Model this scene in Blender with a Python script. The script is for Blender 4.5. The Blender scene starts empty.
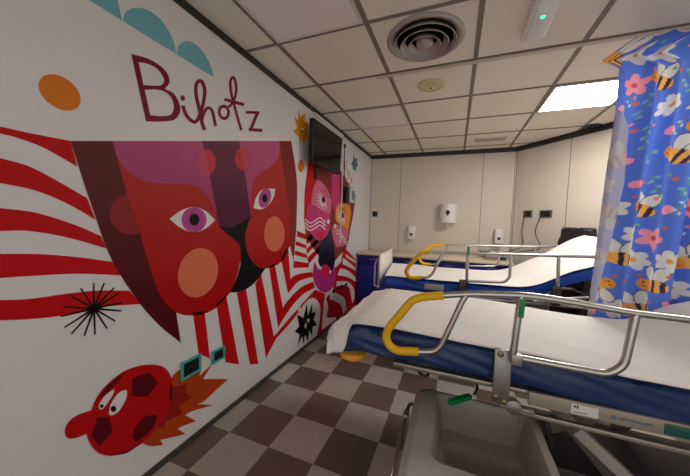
import bpy, bmesh, math, random
import numpy as np
from mathutils import Vector, Matrix, noise
from mathutils.geometry import tessellate_polygon
random.seed(7)
SC = bpy.context.scene
COL = SC.collection
PI = math.pi

# ------------------------------------------------------------------ camera
F, PITCH, YAW, ROLL = 280.05604, -0.05935, -0.37205, -0.03146
CAM = Vector((1.38609, 0.0, 1.32637))
H = 2.46
ca, sa, cb, sb, cc, sc_ = math.cos(PITCH), math.sin(PITCH), math.cos(YAW), math.sin(YAW), math.cos(ROLL), math.sin(ROLL)
fwd = Vector((sb*ca, cb*ca, sa)); rgt = Vector((cb, -sb, 0)); dwn = fwd.cross(rgt)
R0 = cc*rgt + sc_*dwn; D0 = -sc_*rgt + cc*dwn
cd = bpy.data.cameras.new('camera'); cam = bpy.data.objects.new('camera', cd); COL.objects.link(cam)
m = Matrix((R0, -D0, -fwd)).transposed().to_4x4(); m.translation = CAM; cam.matrix_world = m
cd.sensor_width = 36; cd.lens = F/690*36; cd.clip_start = .02
SC.camera = cam

def hit(u, v, n, p):
    """the point of the plane (normal n through p) that lies along a line of sight"""
    d = R0*((u-345)/F) + D0*((v-238)/F) + fwd
    n = Vector(n); return CAM + d*(n.dot(Vector(p)-CAM)/n.dot(d))

# ------------------------------------------------------------------ materials
def lin(c): return tuple((x/255/12.92 if x/255 <= .04045 else ((x/255+.055)/1.055)**2.4) for x in c)
MATS = {}
def mat(name, rgb, rough=.6, metal=0., nz=0., scale=20, bump=0., bscale=60, spec=.5, coat=0.):
    if name in MATS: return MATS[name]
    M = bpy.data.materials.new(name); M.use_nodes = True; nt = M.node_tree
    b = nt.nodes['Principled BSDF']; L = nt.links.new
    c = lin(rgb) + (1,)
    b.inputs['Base Color'].default_value = c; b.inputs['Roughness'].default_value = rough
    b.inputs['Metallic'].default_value = metal; b.inputs['Specular IOR Level'].default_value = spec
    b.inputs['Coat Weight'].default_value = coat
    tc = nt.nodes.new('ShaderNodeTexCoord')
    if nz:
        n = nt.nodes.new('ShaderNodeTexNoise'); n.inputs['Scale'].default_value = scale; n.inputs['Detail'].default_value = 5
        L(tc.outputs['Object'], n.inputs['Vector'])
        mr = nt.nodes.new('ShaderNodeMapRange'); mr.inputs[1].default_value = .25; mr.inputs[2].default_value = .75
        mr.inputs[3].default_value = 1-nz; mr.inputs[4].default_value = 1+nz
        L(n.outputs['Fac'], mr.inputs[0])
        mx = nt.nodes.new('ShaderNodeVectorMath'); mx.operation = 'SCALE'; mx.inputs[0].default_value = c[:3]
        L(mr.outputs[0], mx.inputs['Scale']); L(mx.outputs[0], b.inputs['Base Color'])
    if bump:
        n = nt.nodes.new('ShaderNodeTexNoise'); n.inputs['Scale'].default_value = bscale; n.inputs['Detail'].default_value = 4
        L(tc.outputs['Object'], n.inputs['Vector'])
        bp = nt.nodes.new('ShaderNodeBump'); bp.inputs['Strength'].default_value = bump; bp.inputs['Distance'].default_value = .01
        L(n.outputs['Fac'], bp.inputs['Height']); L(bp.outputs[0], b.inputs['Normal'])
    MATS[name] = M; return M
def emit(name, rgb, s):
    M = bpy.data.materials.new(name); M.use_nodes = True
    b = M.node_tree.nodes['Principled BSDF']; b.inputs['Base Color'].default_value = lin(rgb)+(1,)
    b.inputs['Emission Color'].default_value = lin(rgb)+(1,); b.inputs['Emission Strength'].default_value = s
    MATS[name] = M; return M
def fade(name, lo, hi, z0, z1, rough=.5):
    """printed two-colour blend of the mural, running with the height on the wall"""
    M = mat(name, lo, rough, spec=.2); nt = M.node_tree; L = nt.links.new
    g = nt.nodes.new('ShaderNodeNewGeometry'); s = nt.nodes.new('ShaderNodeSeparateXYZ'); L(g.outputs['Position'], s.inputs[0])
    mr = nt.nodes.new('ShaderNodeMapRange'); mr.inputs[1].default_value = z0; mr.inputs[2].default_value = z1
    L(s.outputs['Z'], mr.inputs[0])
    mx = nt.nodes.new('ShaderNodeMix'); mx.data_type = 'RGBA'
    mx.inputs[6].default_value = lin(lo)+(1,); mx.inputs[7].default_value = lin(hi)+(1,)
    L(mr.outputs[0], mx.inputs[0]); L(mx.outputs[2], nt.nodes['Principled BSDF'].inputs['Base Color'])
    return M

WHITEWALL = mat('mural_white', (228,227,228), .45, nz=.015, scale=3)
CREAM = mat('cream_panel', (218,208,195), .5, nz=.02, scale=2)
SEAM = mat('panel_seam', (130,122,110), .6)
BLACKTRIM = mat('black_trim', (38,38,36), .45)
GREYTRIM = mat('grey_skirting', (58,60,58), .5)
CHROME = mat('brushed_chrome', (190,186,182), .28, 1., nz=.03, scale=40)
STEEL = mat('satin_steel', (165,158,150), .42, .85, nz=.05, scale=30)
YEL = mat('yellow_grip', (238,186,8), .4, nz=.03)
BLUEV = mat('navy_vinyl', (28,52,104), .4, nz=.1, scale=9, bump=.6, bscale=7)
BLUEM = mat('blue_vinyl', (14,78,192), .42, nz=.08, scale=9, bump=.2, bscale=9)
SHEET = mat('white_sheet', (232,228,224), .85, nz=.015, scale=6, bump=.5, bscale=11)
CABBLUE = mat('cabinet_blue', (8,30,128), .4, nz=.04, scale=4)
WORKTOP = mat('beige_worktop', (222,206,184), .45, nz=.02)
WHITEP = mat('white_plastic', (234,231,227), .4)
GREYP = mat('grey_plastic', (150,144,134), .42, nz=.03, scale=5)
DARK = mat('dark_plastic', (22,22,24), .4)
BLACK = mat('black_plastic', (12,12,13), .35)
GREEN = mat('green_plastic', (0,140,62), .45)
TEAL = mat('teal_frame', (60,170,165), .4)

# ------------------------------------------------------------------ objects
def link(o, parent=None):
    COL.objects.link(o)
    if parent:
        o.parent = parent
        o.matrix_parent_inverse = Matrix.Identity(4)
    return o
def tag(o, label=None, cat=None, group=None, kind=None):
    if label: o['label'] = label
    if cat: o['category'] = cat
    if group: o['group'] = group
    if kind: o['kind'] = kind
    return o
def empty(name, loc, label, cat, rz=0, group=None):
    o = bpy.data.objects.new(name, None); o.empty_display_size = .05; COL.objects.link(o)
    o.location = loc; o.rotation_euler = (0,0,rz); return tag(o, label, cat, group)
def dup(root, loc, label, rz=None):
    r = root.copy(); COL.objects.link(r); r.location = loc; r['label'] = label
    if rz is not None: r.rotation_euler = (0,0,rz)
    for ch in list(root.children):
        c = ch.copy(); COL.objects.link(c); c.parent = r
        for g in list(ch.children):
            d = g.copy(); COL.objects.link(d); d.parent = c
    return r

class MB:
    def __init__(s): s.v = []; s.f = []; s.mi = []; s.k = 0
    def mat(s, k): s.k = k; return s
    def add(s, vs, fs):
        o = len(s.v); s.v += [tuple(p) for p in vs]; s.f += [[i+o for i in f] for f in fs]; s.mi += [s.k]*len(fs); return s
    def box(s, a, b, bev=0., rot=None, seg=2):
        bm = bmesh.new(); bmesh.ops.create_cube(bm, size=1)
        a = Vector(a); b = Vector(b); c = (a+b)/2; d = b-a
        for v in bm.verts: v.co = Vector((v.co.x*d.x, v.co.y*d.y, v.co.z*d.z))
        if bev: bmesh.ops.bevel(bm, geom=bm.edges[:], offset=min(bev, min(d)*.49), segments=seg, profile=.5, affect='EDGES')
        for v in bm.verts:
            if rot: v.co = rot @ v.co
            v.co += c
        bm.verts.index_update(); s.add([v.co for v in bm.verts], [[v.index for v in f.verts] for f in bm.faces]); bm.free(); return s
    def tube(s, pts, r, n=12, fillet=0., cap=True, closed=False):
        P = [Vector(p) for p in pts]
        if fillet and len(P) > 2:
            Q = [P[0]]
            for i in range(1, len(P)-1):
                a, b, c = P[i-1], P[i], P[i+1]; d1 = (a-b); d2 = (c-b)
                f = min(fillet, d1.length*.48, d2.length*.48)
                s0 = b + d1.normalized()*f; s1 = b + d2.normalized()*f
                for k in range(7):
                    t = k/6; Q.append(s0*(1-t)**2 + b*2*t*(1-t) + s1*t*t)
            Q.append(P[-1]); P = Q
        rings = []; N = len(P); up = None
        for i, p in enumerate(P):
            if closed: t = (P[(i+1) % N]-P[i-1]).normalized()
            else: t = (P[min(i+1, N-1)]-P[max(i-1, 0)]).normalized()
            if up is None: up = t.orthogonal().normalized()
            up = (up - t*up.dot(t)).normalized(); w = t.cross(up)
            rr = r[i] if isinstance(r, (list, tuple)) else r
            rings.append([p + (up*math.cos(2*PI*k/n)+w*math.sin(2*PI*k/n))*rr for k in range(n)])
        vs = [q for g in rings for q in g]; fs = []
        for i in range(N if closed else N-1):
            j = (i+1) % N
            for k in range(n): fs.append([i*n+k, i*n+(k+1) % n, j*n+(k+1) % n, j*n+k])
        if cap and not closed: fs += [list(range(n))[::-1], [(N-1)*n+k for k in range(n)]]
        return s.add(vs, fs)
    def lathe(s, prof, origin, axis=(0,0,1), n=32):
        ax = Vector(axis).normalized(); u = ax.orthogonal().normalized(); w = ax.cross(u); o = Vector(origin)
        vs = []; fs = []
        for r, h in prof:
            for k in range(n): vs.append(o + ax*h + (u*math.cos(2*PI*k/n)+w*math.sin(2*PI*k/n))*max(r, 1e-4))
        for i in range(len(prof)-1):
            for k in range(n): fs.append([i*n+k, i*n+(k+1) % n, (i+1)*n+(k+1) % n, (i+1)*n+k])
        fs.append([k for k in range(n)][::-1]); fs.append([(len(prof)-1)*n+k for k in range(n)])
        return s.add(vs, fs)
    def grid(s, fn, nx, ny):
        vs = [fn(i/nx, j/ny) for i in range(nx+1) for j in range(ny+1)]
        fs = [[i*(ny+1)+j, (i+1)*(ny+1)+j, (i+1)*(ny+1)+j+1, i*(ny+1)+j+1] for i in range(nx) for j in range(ny)]
        return s.add(vs, fs)
    def build(s, name, mats, parent=None, smooth=True, angle=40, loc=None, recalc=True):
        me = bpy.data.meshes.new(name); me.from_pydata(s.v, [], s.f)
        for q in (mats if isinstance(mats, (list, tuple)) else [mats]): me.materials.append(q)
        me.polygons.foreach_set('material_index', s.mi)
        if recalc:
            bm = bmesh.new(); bm.from_mesh(me); bmesh.ops.recalc_face_normals(bm, faces=bm.faces); bm.to_mesh(me); bm.free()
        if smooth:
            me.shade_smooth(); me.set_sharp_from_angle(angle=math.radians(angle))
        me.update(); o = bpy.data.objects.new(name, me); link(o, parent)
        if loc: o.location = loc
        return o
def origin_to(o, p):
    """move a parentless mesh's origin to p without moving it"""
    p = Vector(p); o.data.transform(Matrix.Translation(-p)); o.location = p; return o

# ================================================================== THE ROOM
SD = Vector((.657, -.754, 0)).normalized(); SP = Vector((2.16, 4.68, 0)); SN = Vector((SD.y, -SD.x, 0))   # slanted wall; SN looks into the room
XR, YB, YF = 3.6, 4.68, -1.8
cx_end = SP + SD*((XR-2.16)/SD.x)
footprint = [(0,YF), (XR,YF), (XR,cx_end.y), (2.16,YB), (0,YB)]

# floor: vinyl tiles in two browns
FL = mat('checker_tiles', (120,108,100), .42); nt = FL.node_tree; L = nt.links.new; bs = nt.nodes['Principled BSDF']
tc = nt.nodes.new('ShaderNodeNewGeometry'); mp = nt.nodes.new('ShaderNodeVectorMath'); mp.operation = 'SUBTRACT'
mp.inputs[1].default_value = (.1501, 1.3017, -.5); L(tc.outputs['Position'], mp.inputs[0])
m2 = nt.nodes.new('ShaderNodeVectorMath'); m2.operation = 'SCALE'; m2.inputs['Scale'].default_value = 1/.29133; L(mp.outputs[0], m2.inputs[0])
fl = nt.nodes.new('ShaderNodeVectorMath'); fl.operation = 'FLOOR'; L(m2.outputs[0], fl.inputs[0])
sx = nt.nodes.new('ShaderNodeSeparateXYZ'); L(fl.outputs[0], sx.inputs[0])
ad = nt.nodes.new('ShaderNodeMath'); ad.operation = 'ADD'; L(sx.outputs[0], ad.inputs[0]); L(sx.outputs[1], ad.inputs[1])
fm = nt.nodes.new('ShaderNodeMath'); fm.operation = 'FLOORED_MODULO'; fm.inputs[1].default_value = 2; L(ad.outputs[0], fm.inputs[0])
wn = nt.nodes.new('ShaderNodeTexWhiteNoise'); wn.noise_dimensions = '2D'; L(fl.outputs[0], wn.inputs['Vector'])
mx = nt.nodes.new('ShaderNodeMix'); mx.data_type = 'RGBA'
mx.inputs[6].default_value = lin((104,86,73))+(1,); mx.inputs[7].default_value = lin((174,165,155))+(1,); L(fm.outputs[0], mx.inputs[0])
nz = nt.nodes.new('ShaderNodeTexNoise'); nz.inputs['Scale'].default_value = 9; nz.inputs['Detail'].default_value = 6; L(tc.outputs['Position'], nz.inputs['Vector'])
a1 = nt.nodes.new('ShaderNodeMapRange'); a1.inputs[3].default_value = .88; a1.inputs[4].default_value = 1.12; L(wn.outputs['Value'], a1.inputs[0])
a2 = nt.nodes.new('ShaderNodeMapRange'); a2.inputs[3].default_value = .85; a2.inputs[4].default_value = 1.15; L(nz.outputs['Fac'], a2.inputs[0])
mm = nt.nodes.new('ShaderNodeMath'); mm.operation = 'MULTIPLY'; L(a1.outputs[0], mm.inputs[0]); L(a2.outputs[0], mm.inputs[1])
vs = nt.nodes.new('ShaderNodeVectorMath'); vs.operation = 'SCALE'; L(mx.outputs[2], vs.inputs[0]); L(mm.outputs[0], vs.inputs['Scale'])
L(vs.outputs[0], bs.inputs['Base Color'])

def slab(name, z0, z1, mats):
    b = MB(); n = len(footprint)
    vs = [(x, y, z0) for x, y in footprint] + [(x, y, z1) for x, y in footprint]
    b.add(vs, [list(range(n)), [n+i for i in range(n)]] + [[i, (i+1) % n, n+(i+1) % n, n+i] for i in range(n)])
    return b
tag(slab('floor', -.1, 0, 0).build('floor', FL, smooth=False), kind='structure')

CT = mat('ceiling_tile', (234,226,212), .8, nz=.02, scale=3, bump=.15, bscale=220)
CB = mat('ceiling_bar', (126,114,104), .6)
b = slab('ceiling', H, H+.1, 0)
GX0, GXS, GY0, GYS = .2585, .6, 1.58047, .57612
b.mat(1)
def inside_x(y): return XR if y < cx_end.y else 2.16 + (YB-y)/(.754)*.657
for i in range(-1, 6):
    x = GX0 + GXS*i
    if not 0 < x < XR: continue
    ye = YB if x < 2.16 else YB-(x-2.16)*.754/.657
    b.box((x-.0145, YF, H-.004), (x+.0145, ye, H+.01))
for j in range(-6, 6):
    y = GY0 + GYS*j
    if YF < y < YB: b.box((0, y-.011, H-.005), (inside_x(y), y+.011, H+.01))
tag(b.build('ceiling', [CT, CB], smooth=False), kind='structure')

def wallseg(name, a, c, mats, seams=(), th=.1):
    """a, c: ends on the room's face; the wall's body lies behind it"""
    a = Vector((a[0],a[1],0)); c = Vector((c[0],c[1],0)); d = (c-a).normalized(); n = Vector((d.y,-d.x,0))   # n points out of the room
    if n.dot(Vector((1.5,1.5,0))-a) > 0: n = -n
    b = MB(); q = [a, c, c+n*th, a+n*th]
    b.add([p for p in q] + [p+Vector((0,0,H)) for p in q], [[0,1,2,3],[4,5,6,7],[0,1,5,4],[1,2,6,5],[2,3,7,6],[3,0,4,7]])
    b.mat(1)
    for s in seams:
        p0 = a+d*(s-.004)-n*.0015; p1 = a+d*(s+.004)-n*.0015
        b.add([p0, p1, p1+Vector((0,0,H)), p0+Vector((0,0,H)), p0+n*.01, p1+n*.01, p1+n*.01+Vector((0,0,H)), p0+n*.01+Vector((0,0,H))],
              [[0,1,2,3],[4,5,6,7],[0,3,7,4],[1,2,6,5]])
    return tag(b.build(name, mats, smooth=False), kind='structure')
wallseg('wall_left', (0,YF), (0,YB), [WHITEWALL, SEAM])
wallseg('wall_back', (0,YB), (2.16,YB), [CREAM, SEAM], seams=(.012, .515, 1.735, 2.148))
wallseg('wall_back_right', (2.16,YB), (cx_end.x,cx_end.y), [CREAM, SEAM], seams=(.012, .715, 1.5))
wallseg('wall_right', (XR,cx_end.y), (XR,YF), [CREAM, SEAM], seams=(1.2, 2.4, 3.6))

def skirt(name, a, c, z0, z1, t, m_):
    a = Vector((a[0],a[1],0)); c = Vector((c[0],c[1],0)); d = (c-a).normalized(); n = Vector((-d.y,d.x,0))
    if n.dot(Vector((1.5,1.5,0))-a) < 0: n = -n
    b = MB(); q = [a, c, c+n*t, a+n*t]; Z0 = Vector((0,0,z0)); Z1 = Vector((0,0,z1))
    b.add([p+Z0 for p in q]+[p+Z1 for p in q], [[0,1,2,3],[4,5,6,7],[0,1,5,4],[1,2,6,5],[2,3,7,6],[3,0,4,7]])
    return tag(b.build(name, m_, smooth=False), kind='structure')
skirt('trim_1', (0,YF), (0,YB), H-.046, H-.001, .008, BLACKTRIM)
skirt('trim_2', (0,YB), (2.16,YB), H-.06, H-.001, .03, BLACKTRIM)
skirt('trim_3', (2.16,YB), (cx_end.x,cx_end.y), H-.06, H-.001, .03, BLACKTRIM)
skirt('trim_4', (XR,cx_end.y), (XR,YF), H-.06, H-.001, .03, BLACKTRIM)
skirt('baseboard_left', (0,YF), (0,YB), 0, .034, .01, GREYTRIM)
skirt('baseboard_back', (0,YB), (2.16,YB), 0, .06, .012, GREYTRIM)
skirt('baseboard_right', (2.16,YB), (cx_end.x,cx_end.y), 0, .06, .012, GREYTRIM)

# ------------------------------------------------------------------ ceiling fittings
LIT = emit('lit_diffuser', (255,249,240), 26.0)
LIT2 = emit('lit_diffuser_front', (255,249,242), 8.5)
UNLIT = mat('unlit_diffuser', (240,234,228), .35)
FRM = mat('light_frame', (214,206,198), .4)
def ceil_light(i, j, m_, label):
    x0 = GX0+GXS*i; y0 = GY0+GYS*j; w, h = GXS, GYS
    e = empty('ceiling_light', (x0+w/2, y0+h/2, H), label, 'ceiling light')
    b = MB(); g = .014; t = .018
    for a, c in (((-w/2+g,-h/2+g),(w/2-g,-h/2+g+t)), ((-w/2+g,h/2-g-t),(w/2-g,h/2-g)), ((-w/2+g,-h/2+g+t),(-w/2+g+t,h/2-g-t)), ((w/2-g-t,-h/2+g+t),(w/2-g,h/2-g-t))):
        b.box((a[0],a[1],-.012), (c[0],c[1],-.0005), .002)
    b.build('frame', FRM, e)
    MB().box((-w/2+g+t,-h/2+g+t,-.008), (w/2-g-t,h/2-g-t,-.001)).build('diffuser', m_, e, smooth=False)
    return e
ceil_light(3, 2, LIT, 'square ceiling light panel glowing bright white beside the curtain')
ceil_light(4, -1, LIT2, 'lit square ceiling light panel over the front right of the room')
ceil_light(0, -1, UNLIT, 'large unlit ceiling light panel with pale frame, left of the round air vent')
ceil_light(0, 2, UNLIT, 'unlit pale ceiling panel beyond the round smoke detector and to its left')

# round air diffuser
e = empty('air_vent', (1.155, 1.835, H), 'big round ceiling air vent of nested metal rings', 'air vent')
VM = mat('vent_metal', (176,166,160), .35, .35)
MB().lathe([(.23,-.001),(.231,-.006),(.225,-.013),(.215,-.016),(.2,-.011),(.19,-.005),(.184,-.0025),(.184,-.001)], (0,0,0), n=64).build('outer_ring', VM, e)
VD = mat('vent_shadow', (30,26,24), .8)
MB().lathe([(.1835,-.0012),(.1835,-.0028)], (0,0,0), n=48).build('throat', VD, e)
for r0, r1, z0, z1 in ((.184,.165,-.03,-.006), (.142,.112,-.038,-.008), (.095,.072,-.042,-.01)):
    MB().lathe([(r1,z1),(r0-.003,z0),(r0,z0-.003),(r0+.003,z0),(r1+.003,z1),(r1,z1)], (0,0,0), n=48).build('vent_ring', VM, e)
MB().lathe([(.05,-.006),(.053,-.02),(.048,-.034),(.03,-.042),(.012,-.046),(.002,-.047)], (0,0,0), n=32).build('hub', VM, e)
# smoke detector
e = empty('smoke_detector', hit(431,85,(0,0,1),(0,0,H)), 'small yellowed round smoke detector on ceiling behind the air vent', 'smoke detector')
SM = mat('aged_plastic', (206,192,152), .5)
MB().lathe([(.108,-.001),(.11,-.008),(.098,-.015),(.078,-.019),(.074,-.013),(.057,-.012),(.053,-.02),(.015,-.024),(.002,-.024)], (0,0,0), n=40).build('housing', SM, e)
MB().lathe([(.008,-.024),(.007,-.028),(.001,-.029)], (0,0,0), n=12).build('indicator', VD, e)
# emergency light
p = hit(541,12,(0,0,1),(0,0,H))
e = empty('emergency_light', p, 'long ceiling emergency light with small green lamp near top edge', 'emergency light')
MB().box((-.06,-.2,-.05), (.06,.17,-.001), .012).build('housing', mat('emergency_case', (226,220,216), .35), e)
MB().box((-.042,-.18,-.058), (.042,.15,-.049), .006).build('lens', mat('emergency_lens', (226,228,226), .2), e)
MB().box((-.01,-.06,-.060), (.008,-.043,-.0575), .001).build('indicator_lamp', emit('green_glow', (40,255,150), 3.0), e)
# small rectangular vent
p = hit(490,139,(0,0,1),(0,0,H))
e = empty('ceiling_grille', p, 'small rectangular ceiling grille near the back wall', 'grille')
b = MB(); b.box((-.19,-.07,-.012), (.19,-.055,-.001)).box((-.19,.055,-.012), (.19,.07,-.001)).box((-.19,-.055,-.012), (-.175,.055,-.001)).box((.175,-.055,-.012), (.19,.055,-.001))
b.build('frame', FRM, e, smooth=False)
b = MB()
for k in range(7): b.box((-.175,-.05+k*.016,-.009), (.175,-.044+k*.016,-.002))
b.build('louvre', mat('grille_grey', (190,178,168), .5), e, smooth=False)
# dark recessed spot by the slanted wall
p = hit(592,126,(0,0,1),(0,0,H))
e = empty('ceiling_speaker', p, 'small dark round ceiling fitting near the curtain top', 'ceiling speaker')
MB().lathe([(.085,-.001),(.088,-.012),(.075,-.02),(.06,-.022),(.002,-.024)], (0,0,0), n=32).build('cover', BLACK, e)

# curtain track
TY = 2.17
e = empty('curtain_track', (.76, TY, H), 'thin pale curtain rail running across the ceiling', 'curtain rail')
MB().box((0,-.012,-.02), (XR-.78,.012,-.0055), .003).build('rail', mat('rail_white', (205,190,176), .4), e)
for k in range(10): MB().tube([(1.5+k*.13,0,-.02),(1.5+k*.13,0,-.022),(1.5005+k*.13,0,-.0235)], .0025, 6).build('hook', WHITEP, e)

# ================================================================== MURAL
def W(u, v, lay=0): p = hit(u, v, (1,0,0), (0,0,0)); return Vector((.0012+lay*.0005, p.y, p.z))
def curve(pts, n=8):
    """pts: (u,v) corner or (u,v,1) smooth; closed outline"""
    out = []; N = len(pts)
    for i in range(N):
        p, q = pts[i], pts[(i+1) % N]; P = Vector(p[:2]); Q = Vector(q[:2])
        if len(p) < 3 and len(q) < 3: out.append(P); continue
        t0 = (Q-Vector(pts[i-1][:2]))*.5 if len(p) > 2 else (Q-P)
        t1 = (Vector(pts[(i+2) % N][:2])-P)*.5 if len(q) > 2 else (Q-P)
        d = (Q-P).length
        if t0.length > d*1.2: t0 = t0.normalized()*d*1.2
        if t1.length > d*1.2: t1 = t1.normalized()*d*1.2
        for k in range(n):
            t = k/n; out.append(P*(2*t**3-3*t*t+1)+t0*(t**3-2*t*t+t)+Q*(-2*t**3+3*t*t)+t1*(t**3-t*t))
    return out
def ell(cu, cv, a, b, ang=0, n=36):
    r = math.radians(ang)
    return [Vector((cu+a*math.cos(t)*math.cos(r)-b*math.sin(t)*math.sin(r), cv+a*math.cos(t)*math.sin(r)+b*math.sin(t)*math.cos(r))) for t in [2*PI*k/n for k in range(n)]]
def clip(poly, a, b_, keep=1):
    a = Vector(a); d = Vector(b_)-a; out = []
    def sd(p): return keep*(d.x*(p.y-a.y)-d.y*(p.x-a.x))
    for i, p in enumerate(poly):
        q = poly[(i+1) % len(poly)]; s0, s1 = sd(p), sd(q)
        if s0 >= 0: out.append(p)
        if s0*s1 < 0: out.append(p+(q-p)*(s0/(s0-s1)))
    return out
class Print(MB):
    """flat printed shapes lying on the left wall"""
    def shape(s, poly, k, lay, holes=()):
        s.mat(k); loops = [[W(p[0], p[1], lay) for p in L_] for L_ in [poly]+list(holes)]
        tri = tessellate_polygon([[Vector((p.y, p.z, 0)) for p in L_] for L_ in loops])
        s.add([p for L_ in loops for p in L_], [list(t) for t in tri]); return s
    def c(s, pts, k, lay): return s.shape(curve(pts), k, lay)
    def line(s, pts, w, k, lay, n=6):
        P = [Vector(p[:2]) for p in pts]
        if len(P) > 2:
            Q = []
            for i in range(len(P)-1):
                a = P[max(i-1,0)]; b_ = P[i]; c_ = P[i+1]; d = P[min(i+2,len(P)-1)]
                for j in range(n):
                    t = j/n; Q.append(.5*((2*b_)+(c_-a)*t+(2*a-5*b_+4*c_-d)*t*t+(3*b_-a-3*c_+d)*t**3))
            P = Q+[P[-1]]
        ws = w if isinstance(w, (tuple, list)) else (w, w)
        Lf, Rt = [], []
        for i, p in enumerate(P):
            t = (P[min(i+1,len(P)-1)]-P[max(i-1,0)]).normalized(); nn = Vector((-t.y, t.x)); ww = ws[0]+(ws[1]-ws[0])*i/(len(P)-1)
            Lf.append(p+nn*ww/2); Rt.append(p-nn*ww/2)
        n_ = len(P); s.mat(k); o = [W(p.x, p.y, lay+.5*(i % n_)/n_) for i, p in enumerate(Lf+Rt)]
        s.add(o, [[i, i+1, n_+i+1, n_+i] for i in range(n_-1)]); return s
    def star(s, cu, cv, ru, rv, n, k, lay, inner=.4, seed=1, tilt=0):
        rn = random.Random(seed); pts = []
        for i in range(2*n):
            a = PI*i/n+tilt; q = (rn.uniform(.75,1.1) if i % 2 == 0 else inner)
            pts.append((cu+ru*q*math.cos(a), cv+rv*q*math.sin(a)))
        return s.shape(pts, k, lay)
    def done(s, name, mats, parent): 
        o = s.build(name, mats, None, smooth=False, recalc=False)
        me = o.data; me.flip_normals() if me.polygons[0].normal.x < 0 else None
        if parent:
            me.transform(Matrix.Translation(-MUR)); o.parent = parent
        return o
MUR = Vector((0, 1.9, 0))
mural = empty('wall_mural', MUR, 'large printed mural of red faces, stripes and lettering covering the white left wall', 'mural')
mk = lambda n, c, r=.5: mat('print_'+n, c, r, spec=.2)
RED = mk('red', (196,8,18)); WINE = mk('wine', (128,22,62)); TEALP = mk('teal', (118,182,194)); ORANGE = mk('orange', (226,126,40))
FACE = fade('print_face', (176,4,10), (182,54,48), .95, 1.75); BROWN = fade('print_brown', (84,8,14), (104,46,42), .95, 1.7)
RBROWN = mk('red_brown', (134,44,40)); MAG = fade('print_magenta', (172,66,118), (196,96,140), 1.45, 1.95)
PURP = fade('print_purple', (92,28,62), (122,62,86), 1.4, 1.95); INK = mk('ink', (9,9,13)); SPOT = mk('spot', (204,62,66)); SPOTM = mk('spot_faint', (196,78,110))
PEACH = mk('peach', (224,116,86)); DSPOT = mk('dark_spot', (146,40,46)); WHT = mk('white', (232,230,230)); IRIS = mk('iris', (184,78,150))
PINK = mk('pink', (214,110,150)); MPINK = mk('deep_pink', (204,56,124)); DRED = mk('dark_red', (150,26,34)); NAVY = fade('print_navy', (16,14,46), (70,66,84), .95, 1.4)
AMBER = mk('amber', (232,150,52)); CRIM = mk('crimson', (222,24,76)); FLAME = mk('flame', (184,66,18)); FLAMED = mk('flame_dark', (156,28,20)); MAROON = mk('maroon', (92,8,20)); GOLD = mk('gold', (232,150,22)); TSTAR = mk('teal_star', (48,128,148))

# clouds
for pts in ([(66,-14),(70,-32,1),(86,-34,1),(105,-22,1),(116,-4,1),(122,20.6)],
            [(122.6,21),(125,13,1),(133,8.2,1),(145,9,1),(158,17,1),(168,30,1),(174,43,1),(175.9,53.8)],
            [(176,54.4),(178.8,45.6,1),(186.2,41.2,1),(195,44,1),(203.8,53,1),(210.6,66,1),(213.8,77.2)]):
    Print().c(pts, 0, 0).done('cloud', TEALP, mural)
# lettering
z6 = lambda q: [(130+a/4.929, 50+b_/4.929) for a, b_ in q]
pr_ = Print()
def smooth(q, idx): return [(p[0], p[1], 1) if i in idx else p for i, p in enumerate(q)]
B = smooth(z6([(5,20),(75,38),(130,65),(176,105),(195,155),(172,192),(215,215),(243,265),(245,310),(215,345),(150,353),(78,352)]), (1,2,3,4,6,7,8,9,10))
h1 = smooth(z6([(42,60),(85,68),(135,95),(167,145),(155,172),(120,176),(66,172)]), (1,2,3,4,5))
h2 = smooth(z6([(72,196),(130,195),(175,208),(205,240),(215,285),(200,318),(160,326),(99,322)]), (1,2,3,4,5,6))
pr_.shape(curve(B), 0, 0, holes=[curve(h1), curve(h2)])
pr_.shape([(130+p.x/4.929, 50+p.y/4.929) for p in ell(259,237,11,14,-20)], 0, 0)
pr_.line(z6([(260,274),(272,312),(296,344),(322,354),(342,322),(360,262),(368,205),(357,162),(341,152),(326,172),(325,222),(340,290),(352,350),(366,395)]), (3.6,3.6), 0, 0)
pr_.line(z6([(352,352),(362,312),(378,288),(394,288),(408,312),(421,376)]), (3.2,3.0), 0, .4)
pr_.shape([(130+p.x/4.929, 50+p.y/4.929) for p in ell(462,307,30,38,-8)], 0, 0, holes=[[(130+p.x/4.929, 50+p.y/4.929) for p in ell(462,307,16,22,-8)]])
pr_.line(z6([(484,282),(504,262),(518,228),(523,188),(517,150),(505,134),(494,158),(497,206),(512,268),(530,335),(548,396)]), (2.6,2.6), 0, .2)
pr_.line(z6([(464,243),(562,270)]), (3,3.2), 0, .6)
pr_.line(z6([(570,307),(637,309)]), (2.8,2.8), 0, 0); pr_.line(z6([(628,309),(594,392)]), (3,3), 0, .4); pr_.line(z6([(584,392),(651,396)]), (3.2,3.2), 0, .6)
pr_.done('lettering', WINE, mural)
# dots
Print().shape(ell(59.4,92.4,23.5,15,35), 0, 0).done('dot', ORANGE, mural)
Print().shape(ell(300.8,166,3.1,6.3,0), 0, 0).done('dot', ORANGE, mural)
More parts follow.
